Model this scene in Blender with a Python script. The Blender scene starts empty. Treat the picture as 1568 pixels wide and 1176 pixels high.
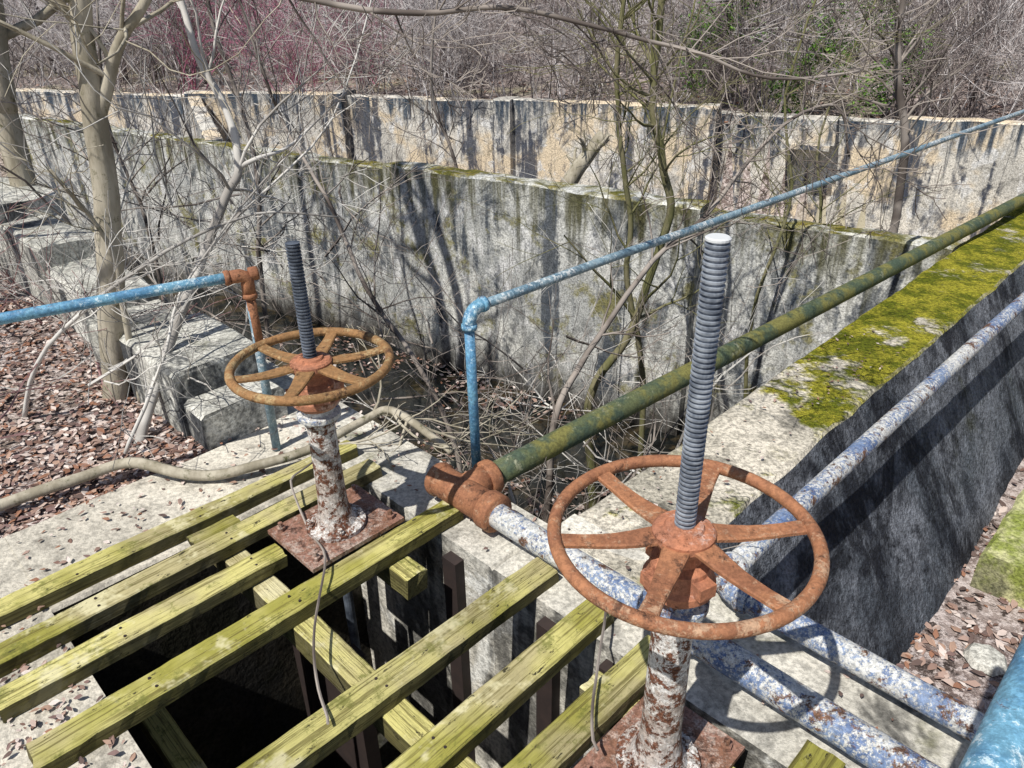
import bpy, math, random
import numpy as np
from mathutils import Vector, noise, Matrix
random.seed(7)
S2=math.sqrt(.5)
def AB(a,b,z=0.0): return Vector(((a+b)*S2,(a-b)*S2,z))
def toab(x,y): return (x+y)*S2,(x-y)*S2
col=bpy.context.scene.collection
# ------------------------------------------------------------------ materials
class NT:
    def __init__(s,name):
        s.m=bpy.data.materials.new(name); s.m.use_nodes=True; s.t=s.m.node_tree; s.bsdf=s.t.nodes['Principled BSDF']
        s.tc=s.t.nodes.new('ShaderNodeTexCoord'); s.co=s.tc.outputs['Object']
    def lk(s,a,b): s.t.links.new(a,b)
    def n(s,k): return s.t.nodes.new(k)
    def mapping(s,sc,rot=0,loc=(0,0,0)):
        m=s.n('ShaderNodeMapping'); m.inputs['Scale'].default_value=sc; m.inputs['Rotation'].default_value=(0,0,rot); m.inputs['Location'].default_value=loc
        s.lk(s.co,m.inputs['Vector']); return m.outputs[0]
    def noise(s,scale,detail=5,rough=.6,vec=None,dist=0):
        x=s.n('ShaderNodeTexNoise'); x.inputs['Scale'].default_value=scale; x.inputs['Detail'].default_value=min(detail,5)
        x.inputs['Roughness'].default_value=rough; x.inputs['Distortion'].default_value=dist
        s.lk(vec or s.co,x.inputs['Vector']); return x.outputs['Fac']
    def ramp(s,fac,lo,hi,a=0.0,b=1.0):
        x=s.n('ShaderNodeMapRange'); x.interpolation_type='SMOOTHSTEP'
        x.inputs['From Min'].default_value=lo; x.inputs['From Max'].default_value=hi
        x.inputs['To Min'].default_value=a; x.inputs['To Max'].default_value=b
        s.lk(fac,x.inputs['Value']); return x.outputs[0]
    def math(s,op,a,b):
        x=s.n('ShaderNodeMath'); x.operation=op
        for i,v in enumerate((a,b)):
            if isinstance(v,(int,float)): x.inputs[i].default_value=v
            else: s.lk(v,x.inputs[i])
        return x.outputs[0]
    def mix(s,fac,a,b,mode='MIX'):
        x=s.n('ShaderNodeMix'); x.data_type='RGBA'; x.blend_type=mode
        if isinstance(fac,(int,float)): x.inputs[0].default_value=fac
        else: s.lk(fac,x.inputs[0])
        for i,v in ((6,a),(7,b)):
            if isinstance(v,tuple): x.inputs[i].default_value=(*v,1)
            else: s.lk(v,x.inputs[i])
        return x.outputs[2]
    def bump(s,h,strength,dist,prev=None):
        x=s.n('ShaderNodeBump'); x.inputs['Strength'].default_value=strength; x.inputs['Distance'].default_value=dist
        s.lk(h,x.inputs['Height'])
        if prev: s.lk(prev,x.inputs['Normal'])
        return x.outputs[0]
    def fin(s,c,rough=.9,nrm=None,spec=.3,metal=0):
        if isinstance(c,tuple): s.bsdf.inputs['Base Color'].default_value=(*c,1)
        else: s.lk(c,s.bsdf.inputs['Base Color'])
        if isinstance(rough,(int,float)): s.bsdf.inputs['Roughness'].default_value=rough
        else: s.lk(rough,s.bsdf.inputs['Roughness'])
        s.bsdf.inputs['Specular IOR Level'].default_value=spec
        s.bsdf.inputs['Metallic'].default_value=metal
        if nrm: s.lk(nrm,s.bsdf.inputs['Normal'])
        return s.m
    def normz(s):
        g=s.n('ShaderNodeNewGeometry'); x=s.n('ShaderNodeSeparateXYZ'); s.lk(g.outputs['Normal'],x.inputs[0]); return x.outputs[2]
    def posz(s):
        x=s.n('ShaderNodeSeparateXYZ'); s.lk(s.co,x.inputs[0]); return x.outputs[2]
    def posa(s):
        x=s.n('ShaderNodeSeparateXYZ'); s.lk(s.co,x.inputs[0]); return s.math('MULTIPLY',s.math('ADD',x.outputs[0],x.outputs[1]),S2)

def concrete(name,c1,c2,dark=(.035,.036,.038),streak=.6,moss=(.07,.08,.025),mosslo=.6,mosshi=.75,topmoss=None,edge=None,tan=None,bumps=1.0,slo=.47,shi=.58,arange=None,blotch=(.55,.66,.8),spk=.55,wallbase=None,fibre=.3):
    k=NT(name)
    big=k.noise(.9,5,.65); med=k.noise(4,5,.72,dist=.4); fine=k.noise(38,3,.75)
    c=k.mix(k.ramp(big,.4,.6),c1,c2)
    c=k.mix(k.math('MULTIPLY',k.ramp(med,.5,.64),.6),c,tuple(v*.4 for v in c1))
    if tan: c=k.mix(k.ramp(k.noise(.7,4,.6,vec=k.mapping((1,1,1),loc=(5,3,1))),.47,.56),c,tan)
    nz=k.normz(); vert=k.ramp(nz,.3,.6,1,0)
    st2=k.noise(1.5,5,.72,vec=k.mapping((1.6,1.6,1.0),loc=(3,1,7)),dist=.6)
    c=k.mix(k.math('MULTIPLY',k.math('MULTIPLY',k.ramp(st2,.53,.62),vert),.85),c,tuple(min(.78,v*1.3) for v in c2))
    bl=k.noise(.9,5,.74,vec=k.mapping((1.4,1.4,.75),loc=(7,2,5)),dist=.6)
    c=k.mix(k.math('MULTIPLY',k.ramp(bl,blotch[0],blotch[1]),blotch[2]),c,dark)
    # drip stains: streak noise broken up by an isotropic one
    st=k.noise(1.2,4,.62,vec=k.mapping((2.2,2.2,.25)),dist=.15)
    brk=k.math('ADD',st,k.math('MULTIPLY',k.math('SUBTRACT',med,.5),.35))
    c=k.mix(k.math('MULTIPLY',k.math('MULTIPLY',k.ramp(brk,slo,shi),vert),streak),c,dark)
    st3=k.noise(1.2,3,.6,vec=k.mapping((6,6,.6),loc=(1,8,3)))
    c=k.mix(k.math('MULTIPLY',k.math('MULTIPLY',k.ramp(st3,.54,.64),vert),streak*fibre),c,dark)
    m=k.ramp(k.noise(1.7,5,.72,vec=k.mapping((1,1,1),loc=(9,2,4))),mosslo,mosshi)
    c=k.mix(k.math('MULTIPLY',m,.85),c,moss)
    if edge or wallbase:
        z=k.posz()
        if edge:
            e=k.ramp(k.math('ADD',z,k.math('MULTIPLY',k.math('SUBTRACT',st3,.5),3.6)),edge[0],edge[1])
            c=k.mix(k.math('MULTIPLY',k.math('MULTIPLY',e,vert),edge[2]),c,edge[3])
        if wallbase:
            e=k.ramp(k.math('ADD',z,k.math('MULTIPLY',k.math('SUBTRACT',bl,.5),2.0)),wallbase[0],wallbase[1],1,0); c=k.mix(e,c,wallbase[2])
    if topmoss:
        tm=k.noise(topmoss[0],5,.72,vec=k.mapping((1,1,1),loc=(2.3,1.1,0)))
        if arange: tm=k.math('ADD',tm,k.ramp(k.posa(),arange[0],arange[1],-.13,.10))
        tm=k.math('MULTIPLY',k.ramp(tm,topmoss[1],topmoss[2]),k.ramp(nz,.5,.8))
        mc=k.mix(k.ramp(k.noise(3.5,5,.75),.42,.58),topmoss[3],topmoss[4]); c=k.mix(tm,c,mc)
    c=k.mix(1.0,c,k.mix(k.ramp(fine,.35,.62),(spk,spk,spk),(1.18,1.18,1.18)),'MULTIPLY')
    h=k.math('ADD',k.noise(11,4,.75),k.math('MULTIPLY',fine,.35)); b=k.bump(h,.55*bumps,.03)
    if topmoss: b=k.bump(k.math('MULTIPLY',tm,k.noise(28,3,.8)),.8,.07,b)
    return k.fin(c,.92,b,.2)

M={}
M['deck']=concrete('deck_concrete',(.46,.43,.37),(.62,.58,.50),dark=(.16,.15,.13),moss=(.17,.15,.07),mosslo=.56,mosshi=.72,streak=.4,blotch=(.53,.66,.6),spk=.75)
M['pit']=concrete('pit_shade_concrete',(.035,.032,.026),(.06,.052,.04),moss=(.03,.03,.02),mosslo=.5,mosshi=.6,streak=.6)  # dark leaf brown, with the pit's shade painted into the colour
M['side']=concrete('pit_wall_concrete',(.50,.48,.43),(.68,.65,.58),dark=(.04,.04,.04),moss=(.14,.14,.06),mosslo=.56,streak=.75,spk=.7,slo=.49)
M['mossy']=concrete('mossy_wall_concrete',(.44,.41,.34),(.64,.59,.50),dark=(.05,.05,.045),streak=.75,moss=(.22,.20,.06),mosslo=.54,topmoss=(1.3,.45,.54,(.13,.15,.010),(.38,.35,.035)),arange=(3.2,6.2),bumps=1.5,blotch=(.56,.66,.6))
M['outer']=concrete('shaded_outer_concrete',(.10,.115,.14),(.21,.225,.26),dark=(.008,.010,.018),streak=.9,moss=(.05,.055,.04),bumps=3.2,slo=.46,blotch=(.48,.60,.85),fibre=.6)  # wall's outer side: its bluish shade is painted into the concrete colour
M['mid']=concrete('mid_wall_concrete',(.50,.51,.50),(.74,.74,.70),dark=(.04,.055,.08),streak=.85,moss=(.26,.24,.09),mosslo=.53,mosshi=.66,edge=(-.9,.4,.9,(.09,.085,.03)),topmoss=(1.5,.4,.6,(.12,.12,.02),(.26,.22,.04)),slo=.51,shi=.62,blotch=(.53,.63,.75),wallbase=(-3.5,-2.5,(.06,.055,.05)))
M['far']=concrete('far_wall_concrete',(.56,.54,.50),(.77,.73,.66),dark=(.05,.06,.09),streak=.9,moss=(.15,.14,.10),mosslo=.6,mosshi=.72,edge=(-.6,.3,.95,(.05,.075,.11)),tan=(.74,.62,.46),slo=.50,shi=.60,blotch=(.54,.63,.75))
M['block']=concrete('parapet_concrete',(.42,.42,.38),(.62,.61,.56),dark=(.04,.045,.055),streak=.9,moss=(.16,.16,.07),blotch=(.52,.62,.85))
M['ledge']=concrete('ledge_concrete',(.40,.42,.20),(.56,.55,.30),streak=.6,moss=(.20,.25,.03),mosslo=.45,mosshi=.6)

def paint(name,base,base2,white,rust,wlo,whi,rlo,rhi,moss=None,rough=.55,ws=16,spk=.65,rs=9):
    k=NT(name)
    c=k.mix(k.ramp(k.noise(7,4,.7),.4,.6),base,base2)
    w=k.ramp(k.math('ADD',k.math('MULTIPLY',k.noise(ws,4,.85),.6),k.math('MULTIPLY',k.noise(2.5,3,.6,vec=k.mapping((1,1,1),loc=(6,1,3))),.4)),wlo,whi); c=k.mix(w,c,white)
    r=k.ramp(k.noise(rs,5,.8,vec=k.mapping((1,1,1),loc=(4,4,4))),rlo,rhi)
    fine=k.noise(60,3,.8)
    rc=k.mix(k.ramp(fine,.3,.7),tuple(v*.45 for v in rust),rust); c=k.mix(r,c,rc)
    if moss:
        mm=k.ramp(k.noise(3,4,.7,vec=k.mapping((1,1,1),loc=(1,7,2))),moss[1],moss[2]); c=k.mix(mm,c,moss[0])
    c=k.mix(1.0,c,k.mix(k.ramp(fine,.35,.65),(spk,spk,spk),(1.15,1.15,1.15)),'MULTIPLY')
    h=k.math('ADD',k.math('MULTIPLY',w,-.5),fine); h=k.math('ADD',h,r)
    return k.fin(c,rough,k.bump(h,.6,.004),.4)
RUST=(.26,.085,.035)
M['blue']=paint('blue_pipe_paint',(.10,.26,.44),(.18,.40,.56),(.50,.62,.68),RUST,.53,.60,.60,.70,ws=30,rough=.42)
M['whiteblue']=paint('worn_pipe_paint',(.10,.16,.32),(.20,.27,.42),(.62,.62,.60),(.20,.10,.06),.46,.53,.53,.62,ws=45,rough=.65)
M['greyrail']=paint('grey_rail_paint',(.14,.24,.32),(.26,.37,.44),(.56,.59,.60),RUST,.51,.58,.60,.72,ws=30,rough=.45)
M['green']=paint('green_pipe_paint',(.06,.09,.06),(.11,.13,.06),(.28,.29,.20),RUST,.55,.64,.66,.76,moss=((.19,.18,.055),.45,.58),rough=.7)
M['column']=paint('pedestal_paint',(.54,.48,.44),(.40,.33,.29),(.74,.72,.70),(.20,.08,.045),.47,.53,.49,.56,rough=.85,ws=40,rs=20)
M['rust']=paint('rusty_iron',(.36,.16,.08),(.27,.115,.06),(.44,.28,.18),(.13,.06,.035),.53,.62,.54,.68,rough=.8,spk=.75)
M['plate']=paint('rusty_plate',(.30,.16,.12),(.22,.11,.07),(.44,.34,.29),(.10,.05,.035),.48,.58,.52,.66,rough=.85,spk=.6)
M['hubrust']=paint('hub_iron',(.44,.18,.10),(.35,.15,.09),(.52,.34,.28),(.16,.06,.03),.52,.62,.55,.68,rough=.8,spk=.75)
M['rust_olive']=paint('rusty_olive_iron',(.31,.165,.07),(.25,.14,.06),(.40,.29,.15),(.12,.06,.03),.52,.62,.54,.66,rough=.85,spk=.75)
k=NT('stem_steel'); M['stem']=k.fin(k.mix(k.ramp(k.noise(8,4,.75),.35,.65),(.10,.12,.16),(.38,.42,.48)),.4,None,.5,.3)
k=NT('stem_dark'); M['stemd']=k.fin(k.mix(k.ramp(k.noise(8,4,.75),.35,.65),(.04,.05,.07),(.17,.20,.25)),.5,None,.5,.3)
k=NT('dark_steel'); M['dsteel']=k.fin(k.mix(k.noise(12,4,.7),(.015,.014,.016),(.06,.04,.035)),.7)
k=NT('weathered_wood')
oi=k.n('ShaderNodeObjectInfo'); off=k.n('ShaderNodeVectorMath'); off.operation='ADD'
sc=k.n('ShaderNodeVectorMath'); sc.operation='SCALE'; sc.inputs[0].default_value=(7,13,5); k.lk(oi.outputs['Random'],sc.inputs['Scale'])
k.lk(k.tc.outputs['Object'],off.inputs[0]); k.lk(sc.outputs[0],off.inputs[1]); k.co=off.outputs[0]
g=k.noise(3,5,.75,vec=k.mapping((.4,20,20)),dist=.3); g2=k.noise(1.4,4,.65); g3=k.noise(6,5,.8)
c=k.mix(k.ramp(g2,.40,.58),(.33,.31,.07),(.62,.57,.22))
c=k.mix(k.math('MULTIPLY',k.ramp(k.noise(1.1,4,.6,vec=k.mapping((1,1,1),loc=(8,3,1))),.48,.60),.7),c,(.42,.36,.23))
c=k.mix(k.math('MULTIPLY',k.ramp(g,.48,.60),.75),c,(.12,.10,.03))
c=k.mix(k.math('MULTIPLY',k.ramp(g3,.53,.66),.75),c,(.15,.16,.035))
c=k.mix(k.math('MULTIPLY',k.ramp(k.noise(2.3,5,.75,vec=k.mapping((1,1,1),loc=(4,4,8))),.54,.64),.75),c,(.72,.67,.42))
c=k.mix(k.ramp(k.noise(18,4,.8,vec=k.mapping((.6,1.5,1),loc=(1,2,3))),.60,.68),c,(.05,.045,.025))
rr_=k.ramp(oi.outputs['Random'],0,1,.78,1.12); cx=k.n('ShaderNodeCombineColor'); [k.lk(rr_,cx.inputs[i]) for i in range(3)]
c=k.mix(1.0,c,cx.outputs[0],'MULTIPLY')
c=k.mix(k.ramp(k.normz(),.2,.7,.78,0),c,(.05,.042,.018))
M['wood']=k.fin(c,.9,k.bump(g,.9,.014),.2)
def bark(name,c1,c2,c3):
    k=NT(name); c=k.mix(k.ramp(k.noise(5,4,.7,vec=k.mapping((1,1,.3))),.4,.62),c1,c2); c=k.mix(k.ramp(k.noise(11,4,.75),.55,.72),c,c3)
    return k.fin(c,.9,k.bump(k.noise(22,3,.7,vec=k.mapping((1,1,.25))),.6,.01),.2)
def plainbark(name,c1,c2): k=NT(name); return k.fin(k.mix(k.ramp(k.noise(2,2,.6),.4,.6),c1,c2),.9,None,.1)
M['bark']=bark('pale_bark',(.28,.25,.19),(.46,.42,.34),(.10,.10,.05))
M['barkw']=plainbark('grey_bark',(.32,.30,.28),(.62,.60,.57))
M['twig']=plainbark('twig_bark',(.12,.10,.09),(.34,.30,.27))
M['twigred']=plainbark('red_twig_bark',(.18,.10,.10),(.30,.18,.18))
M['mossbark']=bark('mossy_bark',(.14,.14,.06),(.22,.20,.12),(.06,.06,.03))
M['brush1']=plainbark('pale_brush',(.40,.37,.37),(.68,.64,.64)); M['brush2']=plainbark('brown_brush',(.12,.10,.10),(.34,.29,.28)); M['brush3']=plainbark('maroon_brush',(.26,.08,.13),(.44,.18,.26))
def island(name,cols,rough=.8):
    k=NT(name); g=k.n('ShaderNodeNewGeometry'); r=k.n('ShaderNodeValToRGB'); r.color_ramp.interpolation='CONSTANT'
    k.lk(g.outputs['Random Per Island'],r.inputs[0]); e=r.color_ramp.elements
    while len(e)<len(cols): e.new(.5)
    for i,cc in enumerate(cols): e[i].position=i/len(cols); e[i].color=(*cc,1)
    return k.fin(r.outputs[0],rough,None,.3)
M['leaf']=island('dead_leaves',[(.26,.17,.14),(.36,.25,.21),(.48,.37,.32),(.13,.09,.08),(.56,.47,.43),(.28,.14,.09),(.38,.25,.19),(.64,.56,.52),(.20,.13,.12),(.17,.10,.08)])
M['green_leaf']=island('green_leaves',[(.07,.15,.02),(.11,.22,.035),(.15,.28,.05),(.05,.10,.02)])
k=NT('forest_floor'); c=k.mix(k.ramp(k.noise(1.5,5,.75),.4,.6),(.15,.11,.10),(.34,.28,.26)); c=k.mix(k.ramp(k.noise(14,4,.8),.45,.58),c,(.55,.48,.46)); c=k.mix(k.ramp(k.noise(.2,3,.6),.5,.6),c,(.42,.38,.28)); c=k.mix(k.ramp(k.noise(5,5,.8,vec=k.mapping((1,1,1),loc=(3,3,3))),.52,.60),c,(.06,.045,.04))
M['ground']=k.fin(c,.95,k.bump(k.noise(12,4,.8),.9,.05),.2)
k=NT('dark_water'); M['water']=k.fin(k.mix(k.ramp(k.noise(2,4,.7),.48,.62),(.008,.010,.010),(.05,.038,.022)),.06,k.bump(k.noise(5,2,.5),.08,.02),.5)
# ------------------------------------------------------------------ builders
def obj(name,verts,faces,mat,parent=None,smooth=False,mats=None,fm=None):
    me=bpy.data.meshes.new(name); me.from_pydata([tuple(v) for v in verts],[],faces); me.update()
    for m in (mats or [mat]): me.materials.append(m)
    if fm: me.polygons.foreach_set('material_index',fm)
    if smooth: me.polygons.foreach_set('use_smooth',[True]*len(me.polygons))
    o=bpy.data.objects.new(name,me); col.objects.link(o)
    if parent: o.parent=parent
    return o
def empty(name,loc=(0,0,0)):
    o=bpy.data.objects.new(name,None); o.location=loc; o.empty_display_size=.2; col.objects.link(o); return o
class Mesh:
    def __init__(s): s.v=[]; s.f=[]
    def tube(s,pts,rad,sides=8,cap=True,jit=0,closed=False):
        pts=[Vector(p) for p in pts]; n=len(pts)
        if not hasattr(rad,'__len__'): rad=[rad]*n
        base=len(s.v); up=None
        for i,p in enumerate(pts):
            if closed: d=(pts[(i+1)%n]-pts[i-1])
            else: d=(pts[min(i+1,n-1)]-pts[max(i-1,0)])
            if d.length<1e-9: d=Vector((0,0,1))
            d.normalize()
            if up is None:
                up=Vector((0,0,1)) if abs(d.z)<.9 else Vector((1,0,0))
            x=(up-d*up.dot(d)); 
            if x.length<1e-4: x=d.orthogonal()
            x.normalize(); y=d.cross(x); up=x
            for j in range(sides):
                t=2*math.pi*j/sides; r=rad[i]*(1+(random.uniform(-jit,jit) if jit else 0)); s.v.append(p+(x*math.cos(t)+y*math.sin(t))*r)
        m=n if closed else n-1
        for i in range(m):
            A=base+i*sides; B=base+((i+1)%n)*sides
            for j in range(sides):
                j2=(j+1)%sides; s.f.append((A+j,A+j2,B+j2,B+j))
        if cap and not closed:
            s.f.append(tuple(base+j for j in reversed(range(sides)))); s.f.append(tuple(base+(n-1)*sides+j for j in range(sides)))
    def lathe(s,prof,sides=24,at=(0,0,0)):
        at=Vector(at); base=len(s.v)
        for r,z in prof:
            for j in range(sides):
                t=2*math.pi*j/sides; s.v.append(at+Vector((r*math.cos(t),r*math.sin(t),z)))
        for i in range(len(prof)-1):
            for j in range(sides):
                j2=(j+1)%sides; A=base+i*sides; B=A+sides; s.f.append((A+j,A+j2,B+j2,B+j))
        s.f.append(tuple(base+j for j in reversed(range(sides)))); s.f.append(tuple(base+(len(prof)-1)*sides+j for j in range(sides)))
    def box(s,c,h,rot=0.0,taper=1.0):
        c=Vector(c); base=len(s.v); cs,sn=math.cos(rot),math.sin(rot)
        for sz in (-1,1):
            for sx,sy in ((-1,-1),(1,-1),(1,1),(-1,1)):
                k=taper if sz>0 else 1
                x=sx*h[0]*k;y=sy*h[1]*k; s.v.append(c+Vector((x*cs-y*sn,x*sn+y*cs,sz*h[2])))
        for q in ((3,2,1,0),(4,5,6,7),(0,1,5,4),(1,2,6,5),(2,3,7,6),(3,0,4,7)): s.f.append(tuple(base+i for i in q))
    def out(s,name,mat,parent=None,smooth=False): return obj(name,s.v,s.f,mat,parent,smooth)
def nz(p,sc,amp): 
    v=noise.noise_vector(Vector(p)*sc); return v*amp
def sweep(name,path,prof,mat,step=.2,jit=.012,mats=None,pm=None,parent=None):
    """extrude a closed cross-section (offset to the right of path, z) along a ground path"""
    pts=[]
    for i in range(len(path)-1):
        A=Vector((*path[i],0));B=Vector((*path[i+1],0)); n=max(1,int((B-A).length/step))
        for j in range(n): pts.append(A.lerp(B,j/n))
    pts.append(Vector((*path[-1],0)))
    v=[];f=[];fm=[];m=len(prof)
    for i,p in enumerate(pts):
        d=(pts[min(i+1,len(pts)-1)]-pts[max(i-1,0)]).normalized(); r=Vector((d.y,-d.x,0))
        for (o,z) in prof:
            q=p+r*o+Vector((0,0,z)); v.append(q+nz(q,2.3,jit)+nz(q,9,jit*.6))
    for i in range(len(pts)-1):
        for j in range(m):
            j2=(j+1)%m; f.append((i*m+j,i*m+j2,(i+1)*m+j2,(i+1)*m+j)); fm.append(pm[j] if pm else 0)
    f.append(tuple(reversed(range(m)))); f.append(tuple((len(pts)-1)*m+j for j in range(m))); fm+=[0,0]
    return obj(name,v,f,mat,parent,False,mats,fm)
def rectprof(w,z0,z1,ch=.02):
    return [(-w/2,z0),(-w/2,z1-ch),(-w/2+ch,z1),(0,z1+.004),(w/2-ch,z1),(w/2,z1-ch),(w/2,z0)]
def xy(a,b): v=AB(a,b); return (v.x,v.y)
# ------------------------------------------------------------------ ground
FARL=[(-22,28.0),(-9.25,23.29),(-4.56,22.3),(4.6,18.2),(12.2,14.6)]
tank=[(0.35,3.0),xy(2.1,-20)]+FARL
def inpoly(x,y,P):
    c=False;j=len(P)-1
    for i in range(len(P)):
        if (P[i][1]>y)!=(P[j][1]>y) and x<(P[j][0]-P[i][0])*(y-P[i][1])/(P[j][1]-P[i][1])+P[i][0]: c=not c
        j=i
    return c
D=Vector((20.88,-8.83)).normalized(); N=Vector((-D.y,D.x)); O0=Vector((-9.25,23.29))
def farside(x,y): return (Vector((x,y))-O0).dot(N)
def gz(x,y):
    a,b=toab(x,y)
    if -3.3<a<2.25 and -3.9<b<2.0: return -2.3
    if inpoly(x,y,tank): return -3.5+noise.noise(Vector((x,y,0))*.8)*.08
    n=noise.noise(Vector((x,y,0))*.35)*.12+noise.noise(Vector((x,y,5))*1.6)*.035
    fd=farside(x,y)
    if fd>-.6:
        fd=max(fd,0)
        return -.35+n+fd*.05+max(0,fd-6)**1.25*.045 if fd<300 else -.35+15+fd*.05
    if b>-1.75: 
        return -1.5+n*.6+max(0,b-1)*.05+max(0,a-5)*.03+max(0,a-12)*.06
    return -.06+n*.7
def axis(lo,hi,step,far):
    xs=[];x=lo
    while x<=hi: xs.append(x); x+=step
    s=step;x=hi
    while x<far: s*=1.3; x+=s; xs.append(x)
    s=step;x=lo;pre=[]
    while x>-far: s*=1.3; x-=s; pre.append(x)
    return pre[::-1]+xs
X=axis(-13,13,.2,500);Y=axis(-2,26,.2,500)
gv=[(x,y,gz(x,y)) for y in Y for x in X]; nx=len(X)
gf=[(j*nx+i,j*nx+i+1,(j+1)*nx+i+1,(j+1)*nx+i) for j in range(len(Y)-1) for i in range(nx-1)]
obj('ground',gv,gf,M['ground'],smooth=True)
# ------------------------------------------------------------------ concrete structures
deck=empty('concrete_deck')
AL=1.90
def slab(nm,a0,a1,b0,b1,z1,z0=-2.4,mat='deck',dark=False):
    w=b1-b0; p0=xy(a0,(b0+b1)/2); p1=xy(a1,(b0+b1)/2)
    return sweep(nm,[p0,p1],rectprof(w,z0,z1,.015),M[mat],.12,.006,parent=deck,mats=[M[mat],M['pit']],pm=[1,0,0,0,0,1,1] if dark else None)  # dark: slab sides get the colour with pit shade painted in
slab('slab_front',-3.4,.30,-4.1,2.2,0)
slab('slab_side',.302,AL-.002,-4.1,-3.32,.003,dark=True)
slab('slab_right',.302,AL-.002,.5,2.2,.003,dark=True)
slab('slab_tankside',AL,2.34,-5.2,-2.06,.0,-3.6,'side')
slab('slab_corner',AL,2.5,-2.058,2.2,.004,-3.6,'side')
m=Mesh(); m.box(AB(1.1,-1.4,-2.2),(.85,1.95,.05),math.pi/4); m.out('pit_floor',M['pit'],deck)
m=Mesh()
for b in (-2.32,-1.66,-1.30):
    m.box(AB(AL-.03,b,-1.12),(.03,.05,1.05),math.pi/4)
m.box(AB(1.3,-2.45,-1.3),(.04,.05,.9),math.pi/4); m.box(AB(1.3,-3.0,-1.3),(.04,.05,.9),math.pi/4)
m.out('gate_guides',M['dsteel'],deck)
m=Mesh(); m.box(AB(1.35,-2.75,-1.5),(.03,.26,.7),math.pi/4); m.out('sluice_gate_leaf',M['dsteel'],deck)
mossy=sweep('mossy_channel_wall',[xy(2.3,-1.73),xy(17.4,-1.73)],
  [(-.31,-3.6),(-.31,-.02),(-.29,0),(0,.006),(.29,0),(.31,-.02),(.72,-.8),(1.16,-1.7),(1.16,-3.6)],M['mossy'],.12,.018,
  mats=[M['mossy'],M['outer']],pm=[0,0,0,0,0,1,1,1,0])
pw=empty('tank_partition_wall')
sweep('panel_left',[(-12.5,19.95),(-1.95,12.77)],rectprof(.34,-3.6,-.10,.03),M['mid'],.2,.03,parent=pw)
sweep('panel_middle',[(-1.94,12.66),(2.55,9.55)],rectprof(.42,-3.6,0,.03),M['mid'],.2,.03,parent=pw)
sweep('panel_right',[(2.56,9.70),(5.1,7.97)],rectprof(.34,-3.6,-.10,.03),M['mid'],.2,.03,parent=pw)
fw=empty('tank_end_wall')
def piece(nm,p,q,w,z,off=0.0):
    P=Vector(p);Q=Vector(q); d=(Q-P).normalized(); n=Vector((d.y,-d.x))*off; sweep(nm,[tuple(P+n),tuple(Q+n)],rectprof(w,-3.6,z,.03),M['far'],.25,.03,parent=fw)
piece('panel_a',(-22,28.0),(-9.3,23.31),.4,-.1)
piece('panel_b',(-9.25,23.29),(-4.6,22.3),.4,.02,.1)
piece('panel_c',(-4.55,22.28),(0,20.26),.4,-.03)
piece('panel_d',(.02,20.25),(4.6,18.2),.4,.05,.06)
piece('panel_e',(4.85,18.4),(8.4,16.5),.4,-.10,0)
piece('panel_f',(8.42,16.5),(12.2,14.6),.4,.0,.12)
for (x,y) in ((-4.6,22.2),(0.0,20.15),(4.65,18.1)): piece('pilaster',(x-.2,y+.09),(x+.2,y-.09),.75,.06)
sweep('tank_cross_wall',[(-5.9,15.6),(-9.0,22.9)],rectprof(.35,-3.6,-.08,.03),M['far'],.25,.03)
m=Mesh();m.box((6.6,16.95,-.62),(.5,.45,.05),-.48); m.box((6.7,16.85,-.32),(.45,.3,.25),-.48,.9); m.out('concrete_bracket',M['far'])
par=empty('stepped_parapet')
for i,(b0,b1,z,aw) in enumerate(((-4.42,-4.12,.22,.55),(-5.3,-4.42,.42,.62),(-6.1,-5.3,.30,.6),(-7.2,-6.1,.42,.5),(-8.4,-7.2,.60,.55),(-9.6,-8.4,.78,.6),(-11,-9.6,.66,.55),(-19,-11,.95,.5))):
    sweep('parapet_block_%d'%i,[xy(1.72+.02*i,b0+.002),xy(1.72+.02*i,b1)],rectprof(aw,-3.5,z,.03),M['block'],.08,.026,parent=par)
sweep('outer_ledge',[xy(5.4,-.3),xy(16,-.3)],rectprof(.55,-2.2,-1.2,.03),M['ledge'],.2,.03)
obj('water',[(*xy(2.2,-2.2),-3.40),(*xy(9.2,-2.2),-3.40),(*xy(6,-19),-3.40),(*xy(2.0,-19),-3.40)],[(0,1,2,3)],M['water'])
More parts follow.
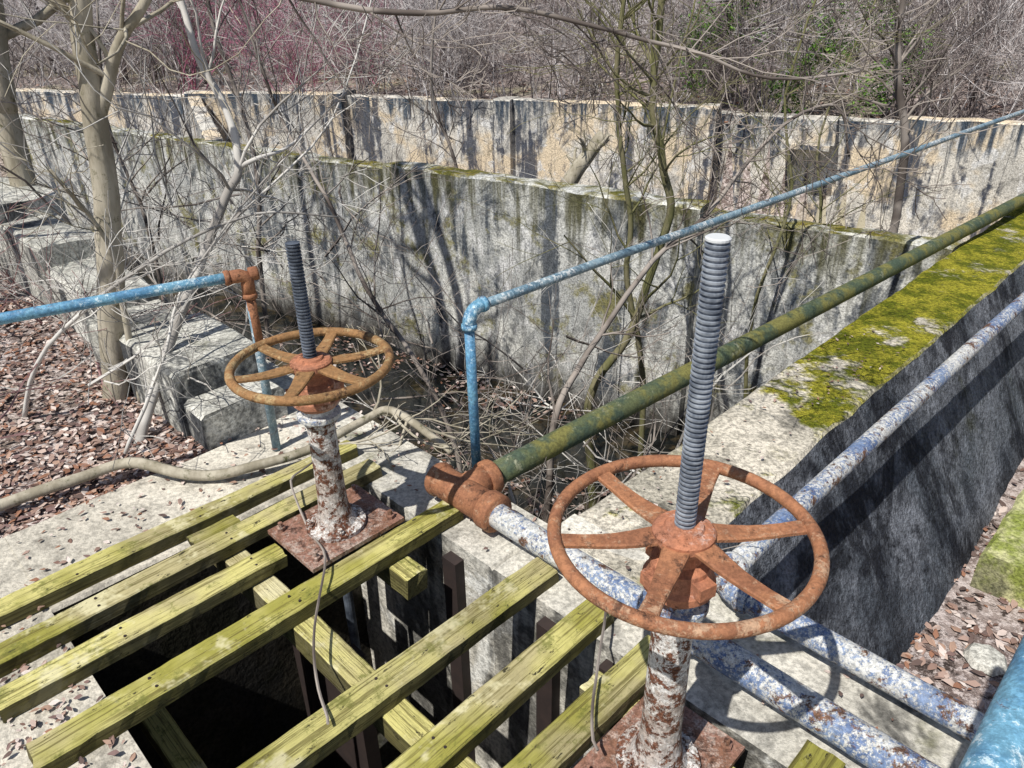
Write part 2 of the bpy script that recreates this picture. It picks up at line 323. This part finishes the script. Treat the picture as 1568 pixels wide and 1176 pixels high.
# ------------------------------------------------------------------ planks
walk=empty('plank_walkway')
nails=Mesh()
def plank(nm,a0,a1,b,w,z0,z1,along='A',tilt=0.0,skew=0.0):
    L=a1-a0; n=max(2,int(L/.05)); h=w/2; t=z1-z0; ch=.007
    prof=[(-h,0),(-h,t-ch),(-h+ch,t),(-h*.3,t),(h*.3,t),(h-ch,t),(h,t-ch),(h,0)]
    v=[];f=[];mm=len(prof); sd=random.uniform(0,99)
    for i in range(n+1):
        x=-L/2+L*i/n
        for (yy,zz) in prof:
            q=Vector((x,yy,zz)); q+=Vector(noise.noise_vector(Vector((x*1.3+sd,yy*6,zz*6))))*.007+Vector(noise.noise_vector(Vector((x*14+sd,yy*14,zz*14))))*.0035
            if i in(0,n): q.x+=random.uniform(-.008,.008)
            v.append(q)
    for i in range(n):
        for j in range(mm): j2=(j+1)%mm; f.append((i*mm+j,(i+1)*mm+j,(i+1)*mm+j2,i*mm+j2))
    f.append(tuple(range(mm))); f.append(tuple(reversed([n*mm+j for j in range(mm)])))
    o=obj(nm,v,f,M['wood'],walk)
    if along=='A': o.location=AB((a0+a1)/2,b,z0); o.rotation_euler=(tilt,0,math.pi/4+skew)
    else: o.location=AB(b,(a0+a1)/2,z0); o.rotation_euler=(tilt,0,-math.pi/4+skew)
    if along=='A' and L>.5:
        for aa in (.46,1.08):
            if a0<aa<a1:
                for s in (-.03,.03): nails.lathe([(.006,z1-.004),(.006,z1+.004)],8,AB(aa+random.uniform(-.02,.02),b+s,0))
    return o
for i,(a0,a1,b,w) in enumerate(((-.9,2.03,-3.42,.12),(-.8,2.0,-3.13,.125),(-.03,1.22,-2.86,.13),(0,2.06,-2.50,.14),(.1,2.05,-1.84,.14),(.12,2.03,-1.47,.135),(.1,2.02,-1.17,.14),(.1,2.0,-.45,.14),(.1,2.0,-.1,.14))):
    plank('plank_%d'%i,a0,a1,b,w,.006,.08,skew=random.uniform(-.012,.012))
plank('beam_1',-3.6,.3,1.08,.12,-.13,-.002,'B'); plank('beam_2',-3.28,.3,.5,.11,-.75,-.63,'B'); plank('beam_3',-3.28,-2.3,1.62,.12,-.13,-.002,'B')
plank('short_board',.95,1.2,-3.27,.09,.0,.06)
plank('beam_4',-1.3,.3,1.72,.12,-.12,-.002,'B')
nails.out('nail_heads',M['dsteel'],walk)
# ------------------------------------------------------------------ handwheel valves
k=NT('cap_metal'); M['capw']=k.fin((.62,.64,.66),.5)
def valve(name,base,top_stem,hubz,R,wheelmat,rot,stemtop_white,plate,stemmat,tilt=(0,0)):
    P=empty(name,base)
    m=Mesh(); m.box((0,0,-.012),(plate[0],plate[1],.011),math.pi/4)
    for sx in (-1,1):
        for sy in (-1,1):
            v=Matrix.Rotation(math.pi/4,3,'Z')@Vector((sx*(plate[0]-.05),sy*(plate[1]-.05),0)); m.lathe([(.022,-.001),(.022,.018),(.012,.022),(.012,.045)],6,v)
    m.out('base_plate',M['plate'],P)
    m=Mesh(); m.lathe([(.15,0),(.15,.022),(.105,.03),(.088,.06),(.075,.12),(.070,.2),(.066,hubz-.36),(.066,hubz-.32),(.075,hubz-.31),(.075,hubz-.292)],28)
    for k2 in range(4):
        t=k2*math.pi/2+.4; m.lathe([(.018,.022),(.018,.04),(.01,.042),(.01,.055)],6,(math.cos(t)*.125,math.sin(t)*.125,0))
    m.out('column',M['column'],P,False)
    m=Mesh(); m.lathe([(.07,hubz-.292),(.085,hubz-.285),(.102,hubz-.272),(.102,hubz-.252),(.075,hubz-.245),(.07,hubz-.2)],28); m.out('column_flange',M['whiteblue'],P)
    m=Mesh(); m.lathe([(.072,hubz-.225),(.09,hubz-.215),(.112,hubz-.19),(.112,hubz-.165),(.10,hubz-.15),(.09,hubz-.10),(.065,hubz-.085),(.055,hubz-.03)],28)
    for t in (0,math.pi/2,math.pi,1.5*math.pi):
        m.box((math.cos(t+.5)*.105,math.sin(t+.5)*.105,hubz-.135),(.022,.03,.022),t+.5)
    m.out('yoke_body',M['hubrust'],P)
    W=Mesh(); n=72; W.tube([(math.cos(2*math.pi*i/n)*R,math.sin(2*math.pi*i/n)*R,hubz) for i in range(n)],.021,12,closed=True)
    W.out('wheel_rim',wheelmat,P,True)
    W=Mesh()
    for s in range(6):
        t=rot+s*math.pi/3; rs=[.055,.10,.15,.2,.25,.30,R-.008]; ws=[.043,.039,.035,.031,.028,.026,.028]; hs=[.0,-.004,-.010,-.013,-.012,-.008,0]; base0=len(W.v)
        d=Vector((math.cos(t),math.sin(t),0)); e=Vector((-d.y,d.x,0))
        for r,w,h in zip(rs,ws,hs):
            for (yy,zz) in ((-w,-.007),(-w,.003),(-w*.85,.007),(w*.85,.007),(w,.003),(w,-.007)): W.v.append(d*r+e*yy+Vector((0,0,hubz+h+zz)))
        for i in range(len(rs)-1):
            for j in range(6): j2=(j+1)%6; W.f.append((base0+i*6+j,base0+(i+1)*6+j,base0+(i+1)*6+j2,base0+i*6+j2))
    W.out('wheel_spokes',wheelmat,P)
    W=Mesh(); W.lathe([(.05,hubz-.06),(.085,hubz-.03),(.094,hubz-.012),(.094,hubz+.012),(.086,hubz+.02),(.06,hubz+.024),(.055,hubz+.034),(.045,hubz+.036)],28); W.out('wheel_hub',M['hubrust'],P)
    prof=[(.028,hubz)]; z=hubz+.03; pit=.0150
    while z<top_stem-.02: prof+= [(.0235,z),(.0235,z+pit*.30),(.031,z+pit*.45),(.031,z+pit*.80)]; z+=pit
    prof+=[(.026,z),(.031,z+.004),(.031,top_stem)]
    W=Mesh(); W.lathe(prof,20); W.lathe([(.026,-.9),(.026,0)],14); o=W.out('threaded_stem',stemmat,P)
    if stemtop_white:
        W=Mesh(); W.lathe([(.0315,top_stem+.0005),(.0315,top_stem+.006),(.027,top_stem+.009)],20); W.out('stem_cap',M['capw'],P)
    P.rotation_euler=(tilt[0],tilt[1],0)
    return P
valve('handwheel_valve',(-.905,3.03,.11),1.47,.91,.352,M['rust_olive'],.45,False,(.27,.21),M['stemd'])
valve('handwheel_valve',(.50,1.74,.03),1.93,1.04,.383,M['rust'],.06,True,(.27,.20),M['stem'])
# ------------------------------------------------------------------ pipes
def fit(m,p,d,r,L):
    d=Vector(d).normalized(); p=Vector(p); e=.012
    m.tube([p-d*L/2,p-d*(L/2-e),p+d*(L/2-e),p+d*L/2],[r*.94,r,r,r*.94],20)
def longtube(m,a,b,r,sides=20,amp=.006,step=.25):
    a=Vector(a);b=Vector(b);n=max(2,int((b-a).length/step)); m.tube([a.lerp(b,i/n)+nz(a.lerp(b,i/n),.7,amp) for i in range(n+1)],r,sides)
hr=empty('pipe_handrail')
m=Mesh(); el=Vector((-.22,3.62,1.03)); d=(Vector((1.22,4.95,1.0))-el).normalized(); rr=.028
m.tube([(-.215,3.63,-.02),(-.218,3.625,.5),el-Vector((0,0,.09))],rr,16); m.out('post',M['blue'],hr,True)
m=Mesh(); e0=el-Vector((0,0,.1)); arc=[e0.lerp(el,t).lerp(el.lerp(el+d*.1,t),t) for t in [i/8 for i in range(9)]]
m.tube(arc,rr*1.3,18); fit(m,el-Vector((0,0,.1)),(0,0,1),rr*1.55,.03); fit(m,el+d*.1,d,rr*1.55,.03); m.out('elbow',M['blue'],hr,True)
m=Mesh(); longtube(m,el+d*.1,Vector((12.2,15.25,1.0)),rr*.96,16); m.out('rail',M['greyrail'],hr,True)
m=Mesh(); pe=Vector((12.2,15.25,1.0)); m.tube([pe,pe-Vector((0,0,1.1))],rr,12); m.out('end_post',M['greyrail'],hr,True)
hl=empty('pipe_handrail')
m=Mesh(); pt=Vector((-1.445,3.90,1.14)); m.tube([(-1.46,3.90,-.02),pt],.026,16); m.out('post',M['greyrail'],hl,True)
m=Mesh(); longtube(m,pt+Vector((-.03,-.017,0)),Vector((-4.3,2.36,1.12)),.029,16); m.out('rail',M['blue'],hl,True)
m=Mesh(); dl=Vector((-1,-.54,0)).normalized(); m.tube([pt+dl*.10,pt+dl*.03,pt+Vector((.01,.0,-.015)),pt-Vector((0,0,.05)),pt-Vector((0,0,.12))],.037,16); fit(m,pt+dl*.1,dl,.042,.03); fit(m,pt-Vector((0,0,.12)),(0,0,1),.042,.03); fit(m,pt-dl*.04,dl,.038,.05); m.out('rusty_elbow',M['rust'],hl,True)
m=Mesh(); m.tube([pt-Vector((0,0,.12)),pt-Vector((0,0,.45))],.0275,16); m.out('rusty_upper_post',M['rust'],hl,True)
bp=empty('water_pipe')
m=Mesh(); longtube(m,AB(2.1,-2.3,.125),AB(2.07,3.0,.125),.066); m.out('pipe_run',M['whiteblue'],bp,True)
T=AB(2.1,-2.50,.13); Bd=Vector((S2,-S2,0)); Gd=(Vector((6.24,8.99,.15))-T); Gd.normalize()
m=Mesh(); m.tube([T-Bd*.20,T-Bd*.17,T+Bd*.24],[.075,.088,.088],22); fit(m,T+Bd*.24,Bd,.105,.09); fit(m,T-Bd*.17,Bd,.098,.05); m.tube([T,T+Gd*.2],.086,22); fit(m,T+Gd*.19,Gd,.102,.07); m.out('pipe_tee',M['rust'],bp,True)
m=Mesh(); longtube(m,T+Gd*.2,Vector((6.24,8.99,.15))+Gd*8,.070); m.out('green_pipe_run',M['green'],bp,True)
lp=empty('lower_pipe_rail')
E=AB(2.44,-1.16,.125); Ld=(Vector((4.29,5.81,.13))-E).normalized(); 
m=Mesh(); longtube(m,E+Ld*.12,Vector((4.29,5.81,.13))+Ld*9,.054); m.out('rail',M['whiteblue'],lp,True)
m=Mesh(); longtube(m,E+Bd*.12,AB(2.40,3.2,.125),.056); m.out('cross_rail',M['whiteblue'],lp,True)
m=Mesh(); arc=[(E+Ld*.14).lerp(E,t).lerp(E.lerp(E+Bd*.14,t),t) for t in [i/8 for i in range(9)]]; m.tube(arc,.062,20); fit(m,E+Ld*.14,Ld,.072,.05); fit(m,E+Bd*.14,Bd,.072,.05); m.out('elbow',M['whiteblue'],lp,True)
nr=empty('pipe_handrail')
m=Mesh(); longtube(m,AB(.3,.0,1.4),AB(2.7,.0,1.4),.042,24); m.out('rail',M['blue'],nr,True)
m=Mesh(); m.tube([AB(2.7,0,1.4),AB(2.7,0,-1.6)],.042,20); fit(m,AB(2.7,0,1.4),(1,1,0),.056,.12); m.out('post',M['blue'],nr,True)
# ------------------------------------------------------------------ vegetation
def wob(pts,amp,sub=5):
    out=[]
    P=[Vector(p) for p in pts]
    for i in range(len(P)-1):
        p0=P[max(i-1,0)];p1=P[i];p2=P[i+1];p3=P[min(i+2,len(P)-1)]
        for j in range(sub):
            t=j/sub; q=.5*((2*p1)+(p2-p0)*t+(2*p0-5*p1+4*p2-p3)*t*t+(3*p1-p0-3*p2+p3)*t**3); out.append(q+nz(q,3,amp))
    out.append(P[-1]); return out
def taper(pts,r0,r1): n=len(pts)-1; return [r0+(r1-r0)*i/n for i in range(n+1)]
def rdir(d,ang):
    v=Vector((random.gauss(0,1),random.gauss(0,1),random.gauss(0,1))); v=(v-d*v.dot(d)).normalized(); return (d*math.cos(ang)+v*math.sin(ang)).normalized()
def grow(m,p,d,r,L,depth,up=.15,kids=4,minr=.0025,seg=0):
    n=seg or (5 if depth>0 else 4); pts=[p]; q=p.copy(); dd=d.copy()
    for i in range(n):
        dd=(rdir(dd,random.uniform(.05,.35))+Vector((0,0,up*.4))).normalized(); q=q+dd*L/n; pts.append(q.copy())
    rads=taper(pts,r,max(minr,r*.35)); m.tube(pts,rads,6 if r>.03 else (4 if r>.009 and not seg else 3),cap=False)
    if depth>0:
        for k2 in range(kids):
            t=random.uniform(.25,1); i=min(n-1,int(t*n)); b=pts[i].lerp(pts[i+1],t*n-i) if t<1 else pts[-1]
            grow(m,b,rdir((pts[i+1]-pts[i]).normalized(),random.uniform(.4,1.1)),max(minr,rads[i]*.55),L*random.uniform(.45,.75),depth-1,up,kids,minr,seg)
def limbs(m,pts,rads,count,L,depth,i0=.3,kids=3):
    n=len(pts)
    for c in range(count):
        i=random.randint(int(n*i0),n-2); d=(pts[i+1]-pts[i]).normalized()
        grow(m,pts[i].copy(),rdir(d,random.uniform(.5,1.2)),max(.003,rads[i]*.45),L*random.uniform(.5,1.1),depth,.12,kids)
def tree(name,stems,mat):
    m=Mesh()
    for (pts,r0,r1,cnt,L,dep,i0) in stems:
        p=wob(pts,.02); r=taper(p,r0,r1); m.tube(p,r,10 if r0>.04 else 6); limbs(m,p,r,cnt,L,dep,i0)
    return m.out(name,mat,None,True)
tree('bare_tree',[([(-2.90,4.80,-.35),(-2.88,4.8,-.08),(-2.71,4.8,.71),(-2.60,4.8,1.24),(-2.50,4.8,1.85),(-2.46,4.8,2.28),(-2.39,4.8,2.67),(-2.3,4.9,4.0),(-2.0,5.2,6.0),(-1.7,5.4,8)],.105,.03,12,1.8,2,.5),
 ([(-2.50,4.8,1.80),(-2.42,4.8,1.95),(-2.24,4.8,2.28),(-1.99,4.8,2.54),(-1.3,5.2,3.6),(-.6,5.8,5)],.045,.015,8,1.5,2,.3),
 ([(-2.66,4.70,-.1),(-2.61,4.7,.6),(-2.57,4.7,1.06),(-2.7,4.5,1.6)],.03,.01,4,.7,2,.5)],M['bark'])
tree('bare_tree',[([(-5.0,7.9,-.2),(-5.05,7.9,1.0),(-4.9,7.95,2.5),(-4.3,8.1,5),(-5.1,8.6,8),(-5.5,8.8,10)],.13,.09,14,2.2,3,.35),([(-5.0,7.9,1.5),(-4.7,7.9,3),(-3.95,7.9,5),(-4.75,8.3,8),(-5,8.4,9.5)],.11,.08,10,2,2,.4)],M['bark'])
tree('bare_tree',[([(-7.6,9.5,-.2),(-7.7,9.6,2),(-7.3,9.7,4),(-7,10,8)],.13,.07,12,2.4,3,.2)],M['twig'])
tree('bare_tree',[([(-5.8,5.6,-.2),(-5.6,5.7,2),(-5.2,5.9,4.5),(-4.8,6,8)],.10,.06,12,2.4,3,.4)],M['twig'])
tree('leaning_sapling',[([(-2.42,4.10,-.1),(-2.32,4.4,.30),(-2.11,4.8,.84),(-1.89,5,1.31),(-1.79,5.1,1.48),(-1.86,5.2,1.82),(-2.01,5.3,2.17),(-2.09,5.4,2.58),(-2.3,5.5,3.4)],.036,.018,9,1.1,2,.3),
 ([(-1.79,5.1,1.48),(-1.66,5.1,1.54),(-1.46,5.3,1.59),(-1.1,5.6,1.9)],.018,.006,4,.6,2,.3)],M['barkw'])
tree('leaning_sapling',[([(-3.4,4.5,-.1),(-3.0,4.4,.5),(-2.3,4.5,1.0),(-1.7,4.9,1.2),(-1.2,5.2,1.1)],.018,.006,8,.9,2,.2),([(-2.4,3.9,0),(-2.15,4.1,.5),(-2.0,4.5,.95),(-1.3,5.0,1.7)],.014,.005,6,.8,2,.2),([(-2.9,5.6,0),(-2.3,5.8,.8),(-1.4,6.2,1.6),(-1.0,6.6,2.6)],.014,.005,8,1.1,2,.2)],M['barkw'])
tree('tank_sapling',[([(1.0,7.5,-3.4),(.92,7.5,-2.4),(.90,7.5,-1.59),(1.28,7.5,-.94),(1.45,7.5,-.33),(1.63,7.5,.44),(1.52,7.5,.96),(1.38,7.5,1.57),(1.40,7.5,2.18),(1.39,7.5,2.6),(1.2,7.6,4)],.055,.028,18,1.4,2,.35),
 ([(1.6,7.8,-3.4),(1.55,7.8,-1.59),(1.29,7.8,-.37),(1.28,7.8,.36),(1.14,7.8,1.10),(1.07,7.8,1.83),(1.13,7.8,2.5),(1.3,7.8,3.5)],.038,.018,16,1.2,2,.35)],M['mossbark'])
tree('tank_sapling',[([(.3,5.8,-3.4),(.33,5.9,-2.0),(.40,6,-1.04),(.74,6.5,-.61),(1.4,7,.12),(2.0,7.5,.43),(2.78,8,1.17),(3.46,8.3,1.37),(3.71,8.3,.83)],.04,.012,18,1.1,2,.25),
 ([(-.3,5.5,-3.4),(-.5,5.6,-1.2),(-.84,6,-.47),(-1.29,6.3,.17),(-1.6,6.6,.91),(-1.98,7,1.41),(-2.12,7,1.95),(-2.3,7,3)],.028,.01,18,1.1,2,.25)],M['twig'])
tree('tank_sapling',[([(3.2,8.6,-3.4),(3.0,8.6,-1.2),(3.3,8.7,.2),(3.1,8.8,1.4),(3.4,9,2.6)],.03,.01,14,1.2,2,.3),([(2.2,10.8,-3.4),(2.4,10.8,-.8),(2.2,10.9,.6),(2.5,11,2.4)],.03,.01,14,1.3,2,.3),([(4.4,10.8,-3.4),(4.6,10.8,-.8),(4.4,10.9,.6),(4.9,11,2.4)],.03,.01,14,1.3,2,.3)],M['mossbark'])
tree('tank_sapling',[([(-3.6,10,-3.4),(-3.5,10,-1),(-3.3,10,.6),(-3.6,10.2,2.4),(-3.4,10.3,4)],.04,.02,16,1.4,2,.3),([(-1.0,13.8,-3.4),(-.9,13.8,-.6),(-1.3,13.8,1),(-1,14,3)],.04,.014,16,1.6,2,.3),([(-5.5,11,-3.4),(-5.4,11,-.6),(-5.6,11,1),(-5.2,11,3)],.04,.014,14,1.6,2,.3)],M['twig'])
tree('fallen_branch',[([(.93,12,-.30),(1.2,12,.1),(1.49,12,.49)],.13,.10,3,.6,1,.3)],M['bark'])
tree('fallen_branch',[([(-2.9,3.3,.02),(-2.52,3.53,.06),(-2.24,3.65,.09),(-1.86,3.56,.06),(-1.54,3.60,.07),(-1.23,3.76,.09),(-.93,4.05,.12),(-.77,4.09,.16),(-.5,3.9,.08),(-.37,3.77,.05)],.038,.024,7,.7,2,.5)],M['bark'])
tree('overhanging_branch',[([(-4.5,3.4,3.2),(-2.2,3.9,3.0),(-1.19,4,2.63),(-1.0,4,2.48),(-.42,4,2.41),(-.04,4,2.43),(.40,4,2.33),(.91,4,2.21),(1.32,4,2.08),(1.8,4.1,2.1)],.020,.006,22,.8,3,.3)],M['twig'])
tree('bare_tree',[([(5.3,10,-1.4),(5.2,10,.47),(4.89,10,1.43),(4.77,10,2.31),(4.8,10,5)],.06,.03,14,1.6,2,.3)],M['twig'])
tree('bare_tree',[([(5.9,19,-.6),(5.88,19,.11),(5.57,19,1.6),(5.54,19,3.44),(5.5,19,6)],.12,.06,12,2,2,.3)],M['twig'])
m=Mesh(); p=wob([(-1.16,3.66,.10),(-1.21,3.33,.16),(-1.04,2.99,.13),(-.89,2.74,.12),(-.86,2.33,.11),(-.79,2.03,.1),(-.70,1.85,.12)],.03); m.tube(p,.006,5)
p=wob([(.40,2.5,.1),(.36,2.30,.12),(.28,1.97,.13),(.28,1.72,.12)],.03); m.tube(p,.006,5); m.out('dry_vine',M['twig'])
def brush(name,n,area,zr,L,r,depth,mat,kids=3):
    m=Mesh()
    for i in range(n):
        x,y=area(); z=random.uniform(*zr)
        grow(m,Vector((x,y,z)),Vector((random.uniform(-1,1),random.uniform(-1,1),random.uniform(-.1,1.1))).normalized(),r*random.uniform(.5,1.3),L*random.uniform(.5,1.2),depth,.08,kids)
    return m.out(name,mat)
def abarea(a0,a1,b0,b1):
    def g(): v=AB(random.uniform(a0,a1),random.uniform(b0,b1)); return v.x,v.y
    return g
brush('brush_pile',44,abarea(2.7,4.6,-5,-2.4),(-2.6,-.9),1.3,.013,2,M['twig'])
brush('brush_pile',46,abarea(2.4,5.5,-10,-4.5),(-1.6,-.1),1.6,.012,2,M['twig'])
brush('brush_pile',30,abarea(4.5,7.5,-7,-2.4),(-3.4,-1.2),1.8,.014,2,M['barkw'])
brush('bramble',26,abarea(1.2,4.5,-15,-7),(0,.8),1.9,.012,2,M['barkw'])
brush('bramble',20,abarea(1.8,4.5,-13,-6),(0,.8),1.9,.012,2,M['twig'])
brush('bramble',20,abarea(-.3,1.4,-8,-5.2),(-.05,.2),1.1,.010,2,M['twigred'])
brush('bramble',12,abarea(.7,2.2,-6.2,-4.4),(0,.3),.9,.010,2,M['barkw'])
def template(kind):
    m=Mesh()
    if kind=='shrub':
        for s in range(5): grow(m,Vector((random.uniform(-.5,.5),random.uniform(-.5,.5),0)),Vector((random.uniform(-.6,.6),random.uniform(-.6,.6),1)).normalized(),.022,2.6,2,.12,5,.0055,4)
    else:
        p=[Vector((0,0,-.3)),Vector((random.uniform(-.4,.4),random.uniform(-.3,.3),2.5)),Vector((random.uniform(-.7,.7),random.uniform(-.7,.7),6)),Vector((0,0,9))]
        p=wob(p,.05,4); r=taper(p,random.uniform(.07,.15),.03); m.tube(p,r,6,cap=False)
        for c in range(14):
            i=random.randint(3,len(p)-2); grow(m,p[i].copy(),rdir(Vector((0,0,1)),random.uniform(.5,1.2)),.025,2.2,2,.12,4,.006,4)
    return np.array([tuple(v) for v in m.v],dtype=np.float32),np.array(m.f,dtype=np.int32)
TS=[template('shrub') for _ in range(7)]; TT=[template('tree') for _ in range(4)]
class Merge:
    def __init__(s): s.V=[];s.F=[];s.n=0;s.mi=[]
    def add(s,t,x,y,sc,mi):
        v,f=t; th=random.uniform(0,6.28); c,sn=math.cos(th)*sc,math.sin(th)*sc
        q=np.empty_like(v); q[:,0]=v[:,0]*c-v[:,1]*sn+x; q[:,1]=v[:,0]*sn+v[:,1]*c+y; q[:,2]=v[:,2]*sc+gz(x,y)-.05
        s.V.append(q); s.F.append(f+s.n); s.n+=len(v); s.mi.append(np.full(len(f),mi,dtype=np.int32))
    def out(s,name,mats):
        V=np.concatenate(s.V);F=np.concatenate(s.F);MI=np.concatenate(s.mi); me=bpy.data.meshes.new(name)
        me.vertices.add(len(V)); me.vertices.foreach_set('co',V.ravel()); me.loops.add(F.size); me.loops.foreach_set('vertex_index',F.ravel())
        me.polygons.add(len(F)); me.polygons.foreach_set('loop_start',np.arange(0,F.size,4,dtype=np.int32)); me.polygons.foreach_set('loop_total',np.full(len(F),4,dtype=np.int32))
        me.polygons.foreach_set('material_index',MI); me.update(calc_edges=True)
        for mm in mats: me.materials.append(mm)
        o=bpy.data.objects.new(name,me); col.objects.link(o); return o
G=Merge()
for i in range(250):
    t=random.uniform(-14,30); fd=.7+8*random.random()**1.3
    q=O0+D*t+N*fd; mi=2 if (-2.5<t<4.5 and random.random()<.65) else (0 if random.random()<.55 else 1)
    G.add(random.choice(TS),q.x,q.y,random.uniform(.55,1.15),mi)
for i in range(80):
    t=random.uniform(-25,45); fd=random.uniform(9,26); q=O0+D*t+N*fd; G.add(random.choice(TS),q.x,q.y,random.uniform(1.2,2.0),random.choice((0,0,0,1)))
for i in range(56):
    t=random.uniform(-18,34); fd=random.uniform(1.5,18); q=O0+D*t+N*fd; G.add(random.choice(TT),q.x,q.y,random.uniform(.8,1.2),random.choice((0,1,1)))
G.out('background_woods',[M['brush1'],M['brush2'],M['brush3']])
G=Merge()
for i in range(26):
    q=AB(random.uniform(-2,1.0),random.uniform(-20,-8.5)); G.add(random.choice(TS),q.x,q.y,random.uniform(.4,.9),random.choice((0,1,1,2)))
G.out('left_thicket',[M['brush1'],M['brush2'],M['brush3']])
G=Merge()
for i in range(24):
    q=AB(random.uniform(9,22),random.uniform(.8,9)); G.add(random.choice(TS),q.x,q.y,random.uniform(.6,1.2),random.choice((0,1)))
G.out('right_thicket',[M['brush1'],M['brush2'],M['brush3']])
def leafcloud(name,centers,n,size,mat):
    v=[];f=[]
    for (c,rad) in centers:
        for i in range(n):
            d=Vector((random.gauss(0,1),random.gauss(0,1),random.gauss(0,.8))).normalized()*rad*random.uniform(.3,1)**.6; p=Vector(c)+d
            u=Vector((random.gauss(0,1),random.gauss(0,1),random.gauss(0,1))).normalized(); w=u.orthogonal().normalized(); s=size*random.uniform(.5,1.3); k0=len(v)
            v+= [p-u*s,p+w*s*.5,p+u*s,p-w*s*.5]; f.append((k0,k0+1,k0+2,k0+3))
    return obj(name,v,f,mat)
for (x,y,z,r) in ((5.2,18.9,1.3,.9),(6.8,18.1,.5,.8),(8.6,17.6,1.0,.9),(5.0,19.6,2.2,.9),(7.6,18.3,2.0,1.0)):
    cs=[((x+random.uniform(-r,r),y+random.uniform(-r*.1,r*.5),z+random.uniform(-r,r)),r*random.uniform(.2,.55)) for _ in range(13)]
    leafcloud('green_shrub',cs,110,.055,M['green_leaf'])
cs=[((AB(random.uniform(5,9),random.uniform(.2,1.4),-1.4)),random.uniform(.1,.25)) for _ in range(26)]
leafcloud('ground_plants',[(tuple(c),r) for c,r in cs],60,.03,M['green_leaf'])
lv=[];lf=[]
def leaf(x,y,z,s):
    t=random.uniform(0,6.28); u=Vector((math.cos(t),math.sin(t),random.uniform(-.35,.35))); w=Vector((-math.sin(t),math.cos(t),random.uniform(-.35,.35))); c=Vector((x,y,z+random.uniform(.005,.03))); k0=len(lv)
    lv.extend([c-u*s,c-u*s*.3+w*s*.5,c+u*s*.5+w*s*.4+Vector((0,0,s*.2)),c+u*s*1.1,c+u*s*.4-w*s*.45,c-u*s*.3-w*s*.5+Vector((0,0,s*.2))]); lf.append(tuple(range(k0,k0+6)))
for i in range(26000):
    a=random.uniform(-3,1.5); b=-4.1-random.random()**1.5*9; v=AB(a,b); leaf(v.x,v.y,gz(v.x,v.y),random.uniform(.012,.038))
for i in range(6500):
    a=random.uniform(2.6,9); b=random.uniform(-.7,4); v=AB(a,b); leaf(v.x,v.y,gz(v.x,v.y),random.uniform(.016,.05))
for i in range(5000):
    v=AB(random.uniform(2.4,8.6),random.uniform(-13,-2.2)); 
    if noise.noise(Vector((v.x,v.y,0))*.7)>.05: leaf(v.x,v.y,-3.40,random.uniform(.03,.06))
for i in range(3000):
    t=random.uniform(-10,26); fd=random.uniform(.4,10); q=O0+D*t+N*fd; leaf(q.x,q.y,gz(q.x,q.y)+.02,random.uniform(.05,.10))
for i in range(500):
    a=random.uniform(-.4,.28); b=random.uniform(-3.6,-1.9); v=AB(a,b); leaf(v.x,v.y,.0,random.uniform(.008,.024))
for i in range(160):
    a=random.uniform(.3,2.4); b=random.uniform(-4.1,-3.45); v=AB(a,b); leaf(v.x,v.y,.0,random.uniform(.010,.025))
for i in range(200):
    a=random.uniform(1.95,2.5); b=random.uniform(-4.1,1); v=AB(a,b); leaf(v.x,v.y,.002,random.uniform(.006,.02))
for i in range(120):
    a=random.uniform(2.6,6); b=random.uniform(-1.98,-1.5); v=AB(a,b); leaf(v.x,v.y,.006,random.uniform(.006,.02))
obj('leaf_litter',lv,lf,M['leaf'])
m=Mesh()
for i in range(26):
    a=random.uniform(3.6,8); b=random.uniform(-.3,2.5); v=AB(a,b); s=random.uniform(.04,.14); z=gz(v.x,v.y); m.lathe([(s*.6,z-.05),(s,z+s*.2),(s*.8,z+s*.5),(s*.3,z+s*.62)],7,(v.x,v.y,0))
o=m.out('rocks',M['block'])
# ------------------------------------------------------------------ light, world, camera
az=math.radians(220); elv=math.radians(57)
w=bpy.data.worlds.new('World'); bpy.context.scene.world=w; w.use_nodes=True; bg=w.node_tree.nodes['Background']
sky=w.node_tree.nodes.new('ShaderNodeTexSky'); sky.sky_type='NISHITA'; sky.sun_disc=False; sky.sun_elevation=elv; sky.sun_rotation=az
w.node_tree.links.new(sky.outputs[0],bg.inputs[0]); bg.inputs[1].default_value=.08
L=bpy.data.lights.new('sun','SUN'); L.energy=5.0; L.angle=math.radians(.5); L.color=(1,.96,.88)
lo=bpy.data.objects.new('sun',L); col.objects.link(lo)
tosun=Vector((math.sin(az)*math.cos(elv),math.cos(az)*math.cos(elv),math.sin(elv))); lo.rotation_euler=tosun.to_track_quat('Z','Y').to_euler()
cam=bpy.data.cameras.new('camera'); co=bpy.data.objects.new('camera',cam); col.objects.link(co)
cam.sensor_width=36; cam.lens=1143/1568*36; cam.clip_start=.05; cam.clip_end=2000
p=math.radians(27.9); a=math.radians(-1.0)
F=Vector((0,math.cos(p),-math.sin(p))); R0=Vector((1,0,0)); U0=Vector((0,math.sin(p),math.cos(p)))
R=R0*math.cos(a)+U0*math.sin(a); U=U0*math.cos(a)-R0*math.sin(a)
mt=Matrix((R,U,-F)).transposed().to_4x4(); mt.translation=Vector((0,0,2.5)); co.matrix_world=mt
sc=bpy.context.scene; sc.camera=co; sc.view_settings.view_transform='Standard'; sc.view_settings.look='None'; sc.view_settings.exposure=0
